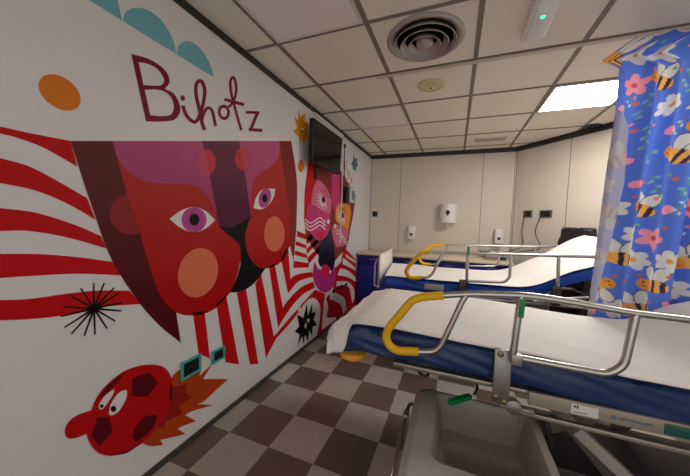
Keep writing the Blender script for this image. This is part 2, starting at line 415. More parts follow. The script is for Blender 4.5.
# waves on the left
pr_ = Print()
for q in ([(-220,72),(-60,110),(0,126.5),(29.4,133),(70.6,141),(77,166.5),(44,148,1),(17.6,138,1),(0,133.5),(-60,122),(-220,92)],
          [(-220,98),(-60,140),(0,158),(29.4,166.5,1),(58.8,181.8,1),(86.8,198),(95.6,220),(67.6,203.8,1),(35.3,190.6,1),(0,183),(-60,172),(-220,142)],
          [(-220,186),(-60,202),(0,208),(35.3,212.6,1),(73.5,224.4,1),(100.6,236),(106.5,248.5),(67.6,237.6,1),(29.4,231,1),(0,231),(-60,228),(-220,220)],
          [(-220,262),(-60,256),(0,253.8),(38,254,1),(76.5,257,1),(114,262),(120.6,275.3),(76.5,273.8,1),(29.4,276,1),(0,278),(-60,284),(-220,300)],
          [(-220,322),(-60,306),(0,300),(29.4,298.8,1),(67.6,293.5,1),(97,290.6,1),(129,290.6),(140.6,304),(103,307,1),(58.8,316,1),(23.5,319.4,1),(0,320.3),(-60,322),(-220,350)]):
    pr_.c(q, 0, 0)
pr_.done('wave_stripes', RED, mural)
# stripes under the big face, and around the small one
pr_ = Print()
for q in ([(192.7,313),(204.4,311),(209.9,358.7),(198.4,353.3)], [(216.3,305),(226,295),(239,364.5),(225.4,362.2)],
          [(236.2,290),(245.6,287),(258.3,363.7),(249.8,364.5)],
          [(268.8,266),(274.6,264),(282.8,308),(285.7,302.9,1),(295,292.5,1),(303,286,1),(313.4,281.5),(314.5,288),(304.7,292.9,1),(295.9,301.2,1),(287,313,1),(278,327.5)],
          [(281,259),(288,246),(290.3,279.2),(292,277),(300,273.6,1),(312,272),(313.5,276.8),(304.7,278.8,1),(296.6,282.9,1),(288,293.5)],
          [(255,284),(261,274),(273.8,336.5),(285.6,322.5,1),(295.9,310.7,1),(303,302.6,1),(309,296,1),(315,289.5),(325,294),(323,311),(321.8,331.8),(316.9,335.2),(319.6,320),(320.2,307,1),(316.5,299.7,1),(310.6,298.2,1),(305,303,1),(298,312.5,1),(288,325.5,1),(276,338.5),(265.9,358.2)],
          [(288,252),(297,230.8),(305.6,234.2),(306.2,239.5),(296.6,236.5),(296,241),(306.4,245.2),(306.4,248.8),(295.6,245.2),(294.9,250.4),(307,254.5),(307,258.2),(294.3,254.8),(293.7,260.7),(308.8,263.2),(308.8,267.4),(293.1,267.9),(290,256)][1:17],
          [(306.2,239.5),(311.8,231.5),(315.5,235),(306.4,245)], [(306.4,249),(317.5,237.5),(320,240.5),(307,254)], [(307,258.3),(320.7,244.5),(320.2,250.5),(308.8,264)]):
    if len(q) == 16:    # the ladder of short bars
        for a in ([q[0],q[1],q[2],q[3]], [q[4],q[5],q[6],q[7]], [q[8],q[9],q[10],q[11]], [q[12],q[13],q[14],q[15]]): pr_.shape(a, 0, 0)
        pr_.shape([(296.9,231),(297.1,236.8),(293.4,268),(293.1,262),(295,250)], 0, .2) if False else None
    else: pr_.c(q, 0, 0)
# right shoulder: red field with white bands on it
pr_.c([(343.5,246),(355.7,259.7),(357.4,294.5),(356.6,304),(338,321),(321.8,331.8),(323.5,301),(333,290),(335,268),(341,262)], 0, 0)
for q in ([(345.3,253.9),(355.2,261),(355.2,263.4),(346,257)], [(342.9,258),(347,260.5,1),(355.3,267.5),(355.3,270.8),(347,266,1),(342.3,264.2)],
          [(340,268.5),(347,270,1),(355.6,277.3),(355.8,281.6),(347,277,1),(337.5,275.2)],
          [(336.8,281.2),(347.6,281.7,1),(353.8,288.7,1),(354.3,299),(352,303.5),(351,296),(348.8,287.4,1),(343,285,1),(336,286.5)],
          [(323.8,301.2),(325.6,297),(328.2,307,1),(326.8,317,1),(335.6,317),(336.3,319.8),(321.7,329.6)],
          [(329.7,291.5),(336,293,1),(344.4,298.2,1),(346.1,309),(343,313.5),(341.5,307,1),(338.5,303,1),(329.8,299)]):
    pr_.c(q, 1, 1)
# black notches in the field
for a in ((333.8,291),(338.2,288.2),(341.6,286.4),(345.6,284.6)): pr_.line([(a[0]-.9,a[1]+1.8),(a[0]+1,a[1]-1.6)], (2.4,1.6), 2, 2)
pr_.done('stripes', [RED, WHT, INK], mural)

# ---- big face
big = Print()
big.c([(100,141),(291,141),(294.7,164,1),(297,185,1),(296.6,215,1),(295.9,232,1),(293.4,260.5),(290,246),(288.5,248,1),(282.4,260.5,1),(276,265.5,1),(270,267.6,1),(264,268.9),(250,270),(240,262),(238,272,1),(233,287,1),(226,297.4,1),(216.3,307.4,1),(205,313.5,1),(192.7,315.3,1),(184,315,1),(176,312.5),(150,290),(130,230)], 0, 0)
big.c([(70.6,141),(112,141),(126.5,193.5),(139.5,232),(150.5,270,1),(158,291,1),(165.6,303,1),(176,312.5),(180.7,342.8),(160,326,1),(140,304,1),(119,273,1),(106.5,248.5,1),(94,213,1),(82,178,1)], 1, 1)
big.c([(112.6,141),(117.6,158,1),(129.4,173,1),(147,181.5,1),(170,183.9,1),(185,184,1),(196.5,186.7,1),(206,195,1),(213,206,1),(217.8,215.5),(225,190),(215,141)], 2, 1)
big.c([(236,141),(279.3,141),(279.3,152.7,1),(275,162,1),(267.4,168.8,1),(257,175.4,1),(251.7,186.7,1),(250.3,207),(244,190)], 2, 1)
big.c([(279.3,141),(291,141),(294.7,164,1),(297,185,1),(296.6,215,1),(295.9,232,1),(293.4,260.5),(290.8,247),(290,231.9),(288,201.8),(284.4,179),(281.5,156.5)], 3, 1.5)
big.shape([(201.8,141),(239,141),(244.7,173.5),(250.8,216.4),(234.5,227.2),(219.2,227.2),(208.8,171.6)], 4, 2)
big.c([(219,227),(234.5,227),(250.8,216.2),(246.5,228,1),(245,237,1),(246.3,248.7,1),(250.5,258.8,1),(257.2,266.4,1),(264.8,268.9),(259,277.4,1),(253.2,283.8,1),(245,289.6,1),(237,291.9,1),(229.5,292.6),(235,282,1),(239.4,268,1),(240.8,257,1),(239.5,244.5)], 5, 2)
sp = ell(205.9,162.5,9.5,13.2); big.shape(clip(sp,(201.8,141),(208.8,171.6),-1), 6, 3); big.shape(clip(sp,(201.8,141),(208.8,171.6),1), 7, 3)
sp = ell(243,158.7,8.4,11.6); big.shape(clip(sp,(239,141),(244.7,173.5),1), 6, 3); big.shape(clip(sp,(239,141),(244.7,173.5),-1), 7, 3) 
sp = ell(131,214,22,20.6); big.shape(clip(sp,(126.5,193.5),(139.5,232),1), 8, 3); 
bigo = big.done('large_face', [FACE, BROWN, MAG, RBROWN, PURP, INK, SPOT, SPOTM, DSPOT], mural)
def eye(parent, almond, iris, pupil, name='eye', mats=(WHT, IRIS, INK)):
    p = Print(); p.shape(almond if not isinstance(almond, list) else curve(almond), 0, 4); p.shape(iris, 1, 5); p.shape(pupil, 2, 6)
    o = p.done(name, list(mats), mural); o.parent = parent; return o
eye(bigo, [(169,219),(180.7,210.4,1),(193.6,207.2,1),(205.3,211,1),(214.8,219.8),(205.3,228.4,1),(193.6,232,1),(180.7,228,1)], ell(193.6,219.7,12.6,12.4), ell(193.8,219.5,5,6))
eye(bigo, [(253.2,207.9),(256,197,1),(262.6,189.4,1),(274.9,188.6),(273,198,1),(266.4,206.5,1),(259.8,209.3,1)], ell(264.5,198,6,10,15), ell(264.3,198.3,2.7,4.2))
for a in ((197.6,272.6,25.2,19.6,-72), (274,233.9,17.6,10.3,90)):
    o = Print().shape(ell(*a), 0, 4).done('cheek', PEACH, mural); o.parent = bigo

# ---- small face
sm = Print()
sm.c([(308.2,160),(340,170),(355.9,195.5),(354.5,206,1),(353.2,214,1),(349.5,234,1),(347.4,246),(334,262),(318,255),(306,238),(304,218),(304.3,195),(306,178)], 0, 0)
sm.c([(308,160),(317,162),(320,176),(316.9,179.4),(313.4,186.5,1),(311.6,195),(311,205),(308,218),(306.5,238),(304,218),(304.3,195),(306,178)], 1, 1)
sm.c([(308.5,203.5),(325,212),(330,216),(330.2,225,1),(327.5,234,1),(321,240.5,1),(315,238.5,1),(309,231,1),(305,223),(306.5,211)], 2, 2)
sm.c([(317,179.3),(322,182.5,1),(328.6,192,1),(331.3,203,1),(330,215),(325,212.2),(311,204.2),(311.8,195,1),(313.6,186.4,1)], 3, 3)
sm.c([(331.4,174),(339.5,174),(339.3,204),(335,213),(331.5,203)], 2, 2)
sm.c([(339,203.3),(349.3,204),(350.6,211,1),(350,220,1),(348.2,230),(338.3,223.6),(335.4,219.5,1),(336,208.6,1)], 4, 3)
sm.c([(334.9,223.6),(348.6,230.4),(347.6,237,1),(344,246),(336,247),(332.4,236.4,1),(332.3,228,1)], 3, 2)
sm.c([(329.7,228),(332.4,236),(334.4,247),(334.6,262),(333.5,267.5),(331.4,272),(328,267),(321,268.5),(318,262),(319,249),(320.5,240.8),(327,235.5)], 5, 4)
for dy in (0,3.7,7.4): sm.line([(304.7+dy*.05,219+dy),(309.3,223+dy),(314.5,220.8+dy),(320,217.8+dy),(325.2,222.4+dy)], 1.1, 6, 5)
for dy in (0,3.2): sm.line([(335.4,230.5+dy),(339.5,231+dy),(343,237+dy),(347.6,243+dy)], .9, 6, 5)
sm.shape(ell(328,221.6,1.2,2.4), 6, 5); sm.shape(ell(334.9,226,1.1,2.2), 6, 5); sm.shape(ell(320.4,235.2,3.2,3.6), 7, 4)
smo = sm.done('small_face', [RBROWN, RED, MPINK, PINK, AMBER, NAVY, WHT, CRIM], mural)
for (cu, cv, ru, rv) in ((323.3,199.6,3.0,4.4), (342.3,215.6,2.2,3.4)):
    p = Print(); p.shape(ell(cu-.4,cv+.8,ru*1.15,rv*1.1), 0, 5); p.shape(ell(cu,cv,ru*.85,rv*.9), 1, 6); p.shape(ell(cu,cv,ru*.5,rv*.5), 2, 7)
    for k in range(9):
        a = PI*(.35+k*.12); p.line([(cu+ru*1.2*math.cos(a),cv+rv*1.2*math.sin(a)),(cu+ru*2.6*math.cos(a),cv+rv*2.4*math.sin(a))], (.9,.4), 0, 5.5)
    for k in range(5):
        a = -PI*(.1+k*.14); p.line([(cu+ru*1.5*math.cos(a),cv+rv*1.5*math.sin(a)),(cu+ru*2.3*math.cos(a),cv+rv*2.7*math.sin(a))], (.9,.5), 3, 5.6)
    o = p.done('eye', [WHT, IRIS, INK, DRED], mural); o.parent = smo
p = Print(); p.c([(314,261.3),(318.3,269.7),(322,266),(328,266),(332,271.5),(334.5,266),(336,272,1),(334.5,283,1),(330,290,1),(324,292.6,1),(317,288,1),(313,278,1),(313,269,1)], 0, 5)
p.shape(ell(325,270.2,4.2,6), 1, 6); p.shape([(319,267.5),(321,266),(321.5,271.5)], 2, 5.5); p.shape([(329,269),(331.4,271.6),(329.2,274)], 2, 5.5)
o = p.done('mouth', [mk('fuchsia',(186,44,128)), CRIM, WHT], mural); o.parent = smo

# ---- stars and scribble
p = Print(); p.c([(298.3,108),(300,117),(305.3,113),(304.6,121.6),(309,124),(306.8,130.2),(308.6,139),(305,137),(303.4,145.5),(301.6,140),(299.4,143.6),(298.8,136.8),(293,131.5),(297,127.6),(294.2,117),(298,120.4)], 0, 0)
p.shape(ell(302.4,129.4,1.6,1.5), 1, 1); p.shape(ell(301.6,131,.9,.8), 2, 2); p.done('starburst', [GOLD, WHT, INK], mural)
p = Print()
for a in ((93.5,283),(104,283),(114,287.5),(119,293),(121.4,302.5),(121,310.8),(115,321),(107,328.5),(94.8,334.5),(84,335.7),(71,334),(64,327.5),(60,316.5),(63,306.7),(70.8,295.8),(80.3,288)):
    p.line([(93.6,308.5), a], (2.2,1.5), 0, 2)
p.shape(ell(93.6,308.5,3.6,3.6), 0, 2.5); p.done('starburst', INK, mural)
p = Print(); p.c([(306.4,302.5),(307.8,316),(312.2,302),(311.8,313),(316,311.5),(313.6,319.5),(317,325),(312.4,326.8),(311.8,335.3),(308.9,330),(307.8,341.5),(305,334.5),(303,344.5),(301.9,336),(297.3,347),(299.6,334.5),(294.6,331.4),(299,326),(296.8,314.6),(303.4,318)], 0, 2)
p.shape(ell(308,320.4,1.3,2.3,10), 1, 3); p.shape(ell(305.4,325.6,1.1,2.6,0), 1, 3); p.line([(306.3,317.5),(306.8,327.5)], .7, 0, 4); p.done('starburst', [INK, WHT], mural)
p = Print(); p.c([(353.6,153.6),(354.8,159),(357,157),(356.6,162),(358,165),(356.4,167.2),(356,172.6),(354.4,169),(352.8,171),(352.7,166.6),(351,163.6),(352.6,161.4)], 0, 0); p.done('starburst', TSTAR, mural)
p = Print()
for q in ([(342.4,164),(345,167),(347,163),(346,160)], [(342.6,170),(345,168),(348,172),(347,176)], [(344,176),(347,179),(349.5,174.5),(348,171)], [(347.4,182),(350,184),(351.6,180),(350,177)], [(350,178),(352.5,182)], [(343.4,160.5),(344.2,165),(342.2,168)]):
    p.line(q, (.7,.5), 0, 1)
p.done('scribble', mk('rose', (206,70,96)), mural)

# ---- football with a face, in flames
bl = Print()
bl.c([(171.6,377),(176,372),(181,369),(184,371.5),(199,366),(201,371),(199,376),(212,364),(203,379),(228,379),(204,401,1),(197.5,404),(213,405),(192,411),(185,415),(196,421),(180,427),(178,429),(185.6,434),(160,440),(163,445),(150,446,1),(140,442),(150,420),(168,395)], 0, 0)
bl.shape([(170,388),(187,383),(186,393),(192,397),(179,405),(182,414),(165,422),(164,429.5),(154,426),(160,400)], 1, 1)
blo = bl.done('football_character', [FLAME, FLAMED], mural); blo['label'] = 'football with a face and flames behind it'
p = Print(); p.c([(91,410),(75,416,1),(66,425,1),(64.8,434,1),(69,438.5,1),(78,437,1),(92,431),(96,420)], 0, 2); o = p.done('nose', mk('ball_red', (190,10,18)), mural); o.parent = blo
p = Print()
p.c([(90.5,412,1),(96,398,1),(106,385,1),(122,372,1),(140,365.5,1),(156,364.8,1),(166,369,1),(171.5,380,1),(171.6,395,1),(167,410,1),(158,426,1),(146,440,1),(128,451,1),(112,455.6,1),(98,452.5,1),(89,442,1),(86.4,430,1)], 0, 3)
p.c([(171,383,1),(172.2,392,1),(170,402,1),(168.6,394,1)], 1, 4)
p.c([(100,398,1),(107,385.8,1),(123,373.2,1),(116,383,1)], 1, 4)
p.c([(132,378),(149,372.2),(158,383),(147,396.4),(131,396)], 1, 4)
p.c([(97,417.5),(109,416.6),(112,432),(99,446),(91,436)], 1, 4)
p.c([(144,416),(157,414.4),(153,427,1),(137,441,1),(131.5,436),(136,425,1)], 1, 4)
p.c([(108,455,1),(124,451.6,1),(138,444,1),(126,453,1)], 1, 4)
o = p.done('ball', [mk('ball_red', (190,10,18)), MAROON], mural); o.parent = blo
for c_, e_ in (([(114,388.5),(112,395,1),(103,408,1),(99,409,1),(98.6,405,1),(104,396,1)], (101.2,405.8,1.8,1.9)), ([(125.8,390,1),(125.6,398,1),(119,410,1),(111.5,415,1),(108.6,413,1),(110.4,404,1),(118,393,1)], (112.8,408.6,2.8,3))):
    p = Print(); p.c(c_, 0, 5); p.shape(ell(*e_), 1, 6); o = p.done('eye', [WHT, INK], mural); o.parent = blo

# ================================================================== things on the left wall
def wallplate(pc, label, w=.105, h=.085):
    q = W(*pc); e = empty('wall_socket', (0, q.y, q.z), label, 'socket')
    b = MB(); t = .014
    for a, c in (((-w/2,h/2-t),(w/2,h/2)), ((-w/2,-h/2),(w/2,-h/2+t)), ((-w/2,-h/2+t),(-w/2+t,h/2-t)), ((w/2-t,-h/2+t),(w/2,h/2-t))):
        b.box((.001,a[0],a[1]), (.014,c[0],c[1]), .002)
    b.build('frame', TEAL, e)
    MB().box((.001,-w/2+t,-h/2+t), (.009,w/2-t,h/2-t)).build('plate', BLACK, e)
    for s in (-.5,.5): MB().lathe([(.016,.0),(.016,.003),(.011,.003),(.01,.001)], (.009,s*.036,0), (1,0,0), 20).build('outlet', DARK, e)
    return e
wallplate((190.3,366.5), 'teal-framed black wall socket above the flames, nearer one', .13, .105)
wallplate((217.5,354.5), 'teal-framed black wall socket between the red mural stripes')
q = W(298.6,309.5)
e = empty('wall_hook', (0,q.y,q.z), 'small cream wall hook above the black mural starburst', 'hook')
MB().box((.001,-.02,-.035), (.012,.02,.035), .005).build('plate', mat('cream_plastic',(222,212,180),.4), e)
MB().tube([(.01,0,-.005),(.035,0,-.012),(.045,0,.012)], .006, 8, fillet=.012).build('peg', MATS['cream_plastic'], e)

# TV
tl = Vector((.13, 2.37, 2.27))
e = empty('television', (0,2.66,2.05), 'black flat screen television tilted out from top of mural wall', 'television')
A = hit(313.6,117.4,(1,0,0),(.13,0,0)); Bq = hit(342.4,138.7,(1,0,0),(.17,0,0)); Cq = hit(312.4,162,(1,0,0),(.12,0,0)); Dq = hit(340.2,174.8,(1,0,0),(.155,0,0))
nrm = ((Bq-A).cross(Cq-A)).normalized()
if nrm.x < 0: nrm = -nrm
lo = lambda p: Vector(p)-e.location
bk = -nrm*.045
def quadbox(q, t0, t1, name, m_, par):
    b = MB(); vs = [lo(p)+nrm*t0 for p in q]+[lo(p)+nrm*t1 for p in q]
    b.add(vs, [[0,1,2,3],[4,5,6,7],[0,1,5,4],[1,2,6,5],[2,3,7,6],[3,0,4,7]]); o = b.build(name, m_, par, smooth=False)
    md = o.modifiers.new('b','BEVEL'); md.width = .003; md.segments = 2; return o
quadbox([A,Bq,Dq,Cq], -.045, 0, 'casing', BLACK, e)
ctr = (A+Bq+Cq+Dq)/4
ins = [ctr+(p-ctr)*.955 for p in (A,Bq,Dq,Cq)]
quadbox(ins, .0, .002, 'screen', mat('screen_glass', (10,9,9), .1, spec=.3), e)
wy = lo(ctr)
MB().tube([wy-nrm*.04, Vector((.0,wy.y,wy.z))], .02, 10).box((-.0,wy.y-.1,wy.z-.1), (.012,wy.y+.1,wy.z+.1), .003).box((.0,wy.y-.03,wy.z-.3),(.025,wy.y+.03,wy.z+.05),.004).build('wall_bracket', DARK, e)
# trunking
p0 = W(313,115); p1 = W(342,137.4)
e = empty('cable_trunking', (0,p1.y,p1.z), 'thin white cable trunking along the ceiling edge and down the mural past the television', 'cable trunking')
MB().box((.0008,p0.y-p1.y,.022-.018), (.022,0,.022+.006), .003).build('duct', WHITEP, e)
zb = W(338.2,243).z-p1.z
MB().box((.0055,.012,zb), (.018,.03,.02), .003).build('duct', WHITEP, e)
# small box and cable right of the TV
q = W(346,195)
e = empty('wall_box', (0,q.y,q.z), 'small white box with dark side fixed to mural under the red scribble', 'box')
MB().box((.005,-.11,-.1), (.06,-.02,.1), .006).build('back_box', DARK, e)
MB().box((.005,-.018,-.1), (.08,.15,.12), .012).build('case', mat('pale_grey_box',(196,198,204),.4), e)
MB().box((.0805,.02,-.06), (.0825,.1,.06)).build('label_strip', mat('grey_label',(90,96,112),.5), e)
q = W(343.6,146)
e = empty('cable_hook', (0,q.y,q.z), 'black cable clip with thin cable hanging on white wall beside television', 'cable')
MB().lathe([(.03,.0008),(.03,.02),(.018,.03)], (0,0,0), (1,0,0), 16).build('clip', BLACK, e)
MB().tube([(.012,.0,-.03),(.012,.03,-.2),(.014,.02,-.4)], .006, 8, fillet=.05).build('cord', DARK, e)

# ================================================================== back wall things
def at_back(u, v, d=0): return hit(u, v, (0,1,0), (0,YB-d,0))
q = at_back(375,214)
e = empty('light_switch', (q.x,YB,q.z), 'small black square switch on the back wall near mural corner', 'switch')
MB().box((-.045,-.01,-.045), (.045,-.0008,.045), .003).build('plate', BLACK, e)
MB().box((-.028,-.014,-.028), (.028,-.0095,.028), .003).build('rocker', DARK, e)
q = at_back(448,214)
e = empty('paper_towel_dispenser', (q.x,YB,q.z), 'white centre-feed paper towel dispenser on the back wall', 'dispenser')
b = MB(); prof = []
for k in range(15):
    a = PI*k/14; prof.append((-.125*math.cos(a), -.05-.14*math.sin(a)**.8))
vs = []
outline = [(-.125,-.001)]+prof+[(.125,-.001)]
hh = ((-.14,.93),(-.135,1),(.14,1.0),(.15,.94))
for z, s in hh: vs += [(x*s, -.001 if y > -.01 else y*s, z) for x, y in outline]
n = len(outline); fs = [list(range(n)), [3*n+i for i in range(n)]]
for r in range(3): fs += [[r*n+i, r*n+(i+1) % n, (r+1)*n+(i+1) % n, (r+1)*n+i] for i in range(n)]
b.add(vs, fs).build('case', WHITEP, e)
MB().lathe([(.032,0),(.03,.006),(.002,.007)], (0,-.187,.02), (0,-1,0), 20).box((-.012,-.193,-.03),(.012,-.185,.0),.004).build('window', DARK, e)
MB().lathe([(.03,0),(.018,-.06),(.01,-.085)], (0,-.09,-.14), (0,0,1), 14).build('paper_tip', SHEET, e)
q = at_back(412,233)
def soap(p, label):
    e = empty('soap_dispenser', p, label, 'dispenser', group=None)
    MB().box((-.055,-.1,-.1), (.055,-.0008,.12), .02, seg=4).build('case', WHITEP, e)
    MB().lathe([(.022,0),(.02,.004),(.002,.005)], (0,-.1,-.02), (0,-1,0), 18).build('button', DARK, e)
    MB().box((-.02,-.085,-.118), (.02,-.04,-.098), .006).build('nozzle', WHITEP, e)
    return e
s1 = soap((q.x,YB,q.z), 'white soap dispenser left of the paper towel dispenser')
q = at_back(498,237); dup(s1, (q.x,YB,q.z), 'white soap dispenser right of the paper towel dispenser, near the room corner')
# sockets on the slanted wall
ang = math.atan2(SD.y, SD.x)
def at_slant(u, v): return hit(u, v, SN, SP)
def slant_socket(u, v, w, label):
    q = at_slant(u, v); e = empty('wall_socket', q, label, 'socket', rz=ang)
    MB().box((-w/2,-.012,-.05), (w/2,-.0008,.05), .003).build('plate', mat('steel_grey_plate',(104,100,96),.4), e)
    MB().box((-w/2+.02,-.015,-.035), (w/2-.02,-.011,.035), .003).build('outlet', BLACK, e)
    return e
# the slanted wall's inward direction in its own frame is -y
sA = slant_socket(528,214,.13,'small dark wall socket, left one above the worktop end')
sB = slant_socket(546,214,.16,'larger dark wall socket right of the small one')
WT = .86
def cable(s, drop, label, sway=.03):
    p = Vector(s.location)+SN*(-1 if SN.dot(Vector((1.5,1.5,0))-SP) < 0 else 1)*.03
    n_ = (p-Vector(s.location)); o = Vector(s.location)
    pts = [o+n_*.55, o+n_*1.3+Vector((-sway*.6,0,-.05)), o+n_*1.3+SD*-sway*1.6+Vector((0,0,-.25)), o+n_*1.5+SD*sway*.3+Vector((0,0,-.45)), Vector(drop)+Vector((0,0,.08)), Vector(drop)]
    me = MB().tube(pts, .0055, 8, fillet=.08).build('power_cord', DARK); tag(me, label, 'cable'); origin_to(me, Vector(drop)); return me

# ================================================================== cabinets and worktop
YC = 4.06
def cabinet(x0, x1, label, doors=1, drawer=True):
    e = empty('base_cabinet', ((x0+x1)/2, (YC+YB)/2, 0), label, 'cabinet')
    c = Vector(e.location); w = (x1-x0)/2-.0015; y0 = YC-c.y; y1 = YB-.014-c.y
    MB().box((-w,y0+.02,.08), (w,y1,WT-.03), .002).box((-w+.01,y0+.06,0), (w-.01,y1,.08)).build('body', CABBLUE, e, smooth=False)
    top = WT-.04
    if drawer:
        d = MB().box((-w+.004,y0,top-.14), (w-.004,y0+.018,top), .003).build('drawer', CABBLUE, e)
        MB().tube([(-.05,y0,top-.05),(-.05,y0-.02,top-.05),(.05,y0-.02,top-.05),(.05,y0,top-.05)], .005, 8, fillet=.01).build('handle', STEEL, d)
        top -= .146
    for k in range(doors):
        a = -w+.004+k*(2*w-.004)/doors; b_ = -w+.004+(k+1)*(2*w-.004)/doors-.004
        d = MB().box((a,y0,.09), (b_,y0+.018,top), .003).build('door', CABBLUE, e)
        hx = b_-.04 if k == 0 else a+.04
        MB().tube([(hx,y0,top-.05),(hx,y0-.02,top-.05),(hx,y0-.02,top-.17),(hx,y0,top-.17)], .005, 8, fillet=.01).build('handle', STEEL, d)
    return e
cabinet(.02,.52,'dark blue base cabinet in the corner against the mural wall')
cabinet(.52,1.06,'dark blue base cabinet behind the footboard of the far bed', 1)
cabinet(1.06,1.60,'dark blue base cabinet under the paper towel dispenser, mostly hidden by the far bed', 2)
cabinet(1.60,2.11,'dark blue base cabinet at the right end of the worktop run', 1)
b = MB().box((.014,YC-.03,WT-.03), (2.1,YB-.001,WT), .006)
wt = b.build('worktop', WORKTOP); tag(wt, 'long cream worktop on the blue cabinets along the back wall', 'worktop'); origin_to(wt, (1.06,YC,WT-.03))

# device on the worktop
e = empty('medical_monitor', (1.93,4.36,WT), 'grey medical device with small red strip on right end of worktop', 'medical device')
MB().box((-.13,-.1,0), (.13,.1,.07), .012).box((-.1,-.07,.07), (.1,.08,.09), .01).build('case', mat('device_grey',(150,148,146),.45), e)
MB().box((-.11,-.103,.03), (.02,-.099,.042)).build('stripe', mat('device_red',(176,30,34),.4), e)
MB().box((.04,-.104,.015), (.11,-.099,.055), .003).build('panel', DARK, e)
q = at_back(484,253,.12)
e = empty('socket_box', (q.x,YB,q.z), 'small grey double socket box on back wall above worktop', 'socket')
MB().box((-.07,-.05,-.045), (.07,-.0008,.045), .006).build('case', mat('box_grey',(160,152,142),.45), e)
for s in (-.03,.03): MB().lathe([(.02,0),(.02,.003),(.012,.003),(.01,.001)], (s,-.05,0), (0,-1,0), 16).build('outlet', DARK, e)
cable(sA, (2.07,4.58,WT+.008), 'dark cord hanging from the left small socket to the worktop')
cable(sB, (2.085,4.44,WT+.008), 'dark cord hanging in a curve from the right larger socket', .07)
t = MB().tube([(1.83,4.56,WT+.008),(1.86,4.57,WT+.1),(1.93,4.58,WT+.13),(1.98,4.57,WT+.1),(2.0,4.56,WT+.008)], .006, 8, fillet=.07).build('cable', DARK)
tag(t, 'dark looped cable standing up behind the grey device on worktop', 'cable'); origin_to(t, (1.83,4.56,WT))

# dark covered equipment by the slanted wall
e = empty('covered_equipment', at_slant(580,250).xy.to_3d(), 'dark crinkled plastic-covered equipment standing behind the head of the far bed', 'covered equipment', rz=ang)
def cov(u, v):
    a = 2*PI*u; c_, s_ = math.cos(a), math.sin(a); k = 1/max(abs(c_), abs(s_))**.93
    z = min(v/.86, 1)*1.325
    sh = 1-.12*v if v < .86 else max(0.0, .9*(1-(v-.86)/.139))
    nzv = noise.noise(Vector((c_*2.4, s_*2.4, z*5)))*.03+noise.noise(Vector((c_*7, s_*7, z*14)))*.012
    nzv *= 1.5
    return (.045*(z-1)+(.175*sh+nzv*.6)*c_*k, -.083+(.066*sh+nzv*.2)*s_*k, z+(nzv*.5 if v > .5 else 0))
DK = mat('dark_film', (40,40,42), .28, nz=.1, scale=8, bump=.5, bscale=22)
MB().grid(cov, 64, 60).build('cover', DK, e, angle=70)
MB().box((-.15,-.13,0), (.15,-.03,.05), .01).build('base', DARK, e)

# ================================================================== beds
def ssm(t): t = max(0, min(1, t)); return t*t*(3-2*t)
class Bed: pass
def make_bed(name, origin, yaw, Wd, Ln, top, th, prof, label, vinyl, frame_z):
    e = empty(name, (origin[0],origin[1],0), label, 'hospital bed', rz=yaw)
    def mattress(u, v):  # u along, v around the section
        x = .01+u*(Ln-.01); sgn = math.cos; a = v*2*PI
        c_, s_ = math.cos(a), math.sin(a); p = 9.
        r = (abs(c_)**p+abs(s_)**p)**(-1/p)
        endr = min(1, math.sqrt(max(0.0, 1-(1-min(u/.03,1))**2))*.25+.75) * (1 if u < .97 else .75+.25*math.sqrt(max(0.0,1-((u-.97)/.03)**2)))
        y = Wd/2+Wd/2*r*c_; z = top-th/2+th/2*r*s_*endr+prof(x)
        w = .007*noise.noise(Vector((x*7+z*26, y*3, z*6-x*3))) if (y < .05 or y > Wd-.05) else 0
        return (x, y+w*1.6, z)
    b = MB().grid(mattress, 90, 48)
    N = 49; b.f.append([i for i in range(48)][::-1]); b.f.append([90*N+i for i in range(48)]); b.mi += [0,0]
    b.build('mattress', vinyl, e, angle=60)
    return e
def sheet(name, e, Wd, Ln, top, prof, hang, front, corner, label, seed=0, extra=None):
    """cloth laid over the mattress: falls at the foot (hang), just turns over the front edge"""
    r = .016
    def drop(d): return (r*math.sin(min(d/r, PI/2)), r*(1-math.cos(min(d/r, PI/2)))+max(0, d-r*PI/2))
    def fn(u, v):
        a = -hang+u*(Ln-.05+hang)
        bf = front+(corner-front)*(1-ssm((a-.055)/.035))
        bb = .012
        b_ = -bf+v*(Wd+bf+bb); over = max(0, b_-Wd)
        x, y = max(a, 0), min(max(b_, 0), Wd)
        nzv = noise.noise(Vector((a*2.2+seed, b_*3.5, seed)))*.006+noise.noise(Vector((a*6+b_*9, b_*4-a*3, 3+seed)))*.0025
        nzv += .006*max(0, math.sin(a*5+b_*14+seed)**3)*(.5+noise.noise(Vector((a*2, b_*2, seed))))
        if extra: nzv += extra(a, b_)
        z = top+.011+prof(max(a, .0))+nzv
        da = max(0, -a); db = max(0, -b_); d = max(da, db)+.2*min(da, db)
        if d > 0:
            o, dz = drop(d); hy = math.hypot(da, db); ux, uy = da/hy, db/hy
            wav = (.014*math.sin(b_*26+seed)+.01*math.sin(b_*61))*min(1, d/.06) if da > db else .01*math.sin(a*55)*min(1, d/.05)
            flare = d*(.35 if da > 0 else .08)
            x -= ux*(o+wav+flare*.6); y -= uy*(o+wav*.5+flare*.3)
            z -= dz*.93
        if over: o, dz = drop(over); y += o; z -= dz
        return (x, y-.004*(d > 0), z)
    b = MB().grid(fn, 150, 60)
    o = b.build(name, SHEET, None, angle=80, recalc=False); o.location = e.location; o.rotation_euler = e.rotation_euler
    md = o.modifiers.new('thickness', 'SOLIDIFY'); md.thickness = .002; md.offset = 1
    if o.data.polygons[4000].normal.z < 0: o.data.flip_normals()
    return tag(o, label, 'bed sheet')

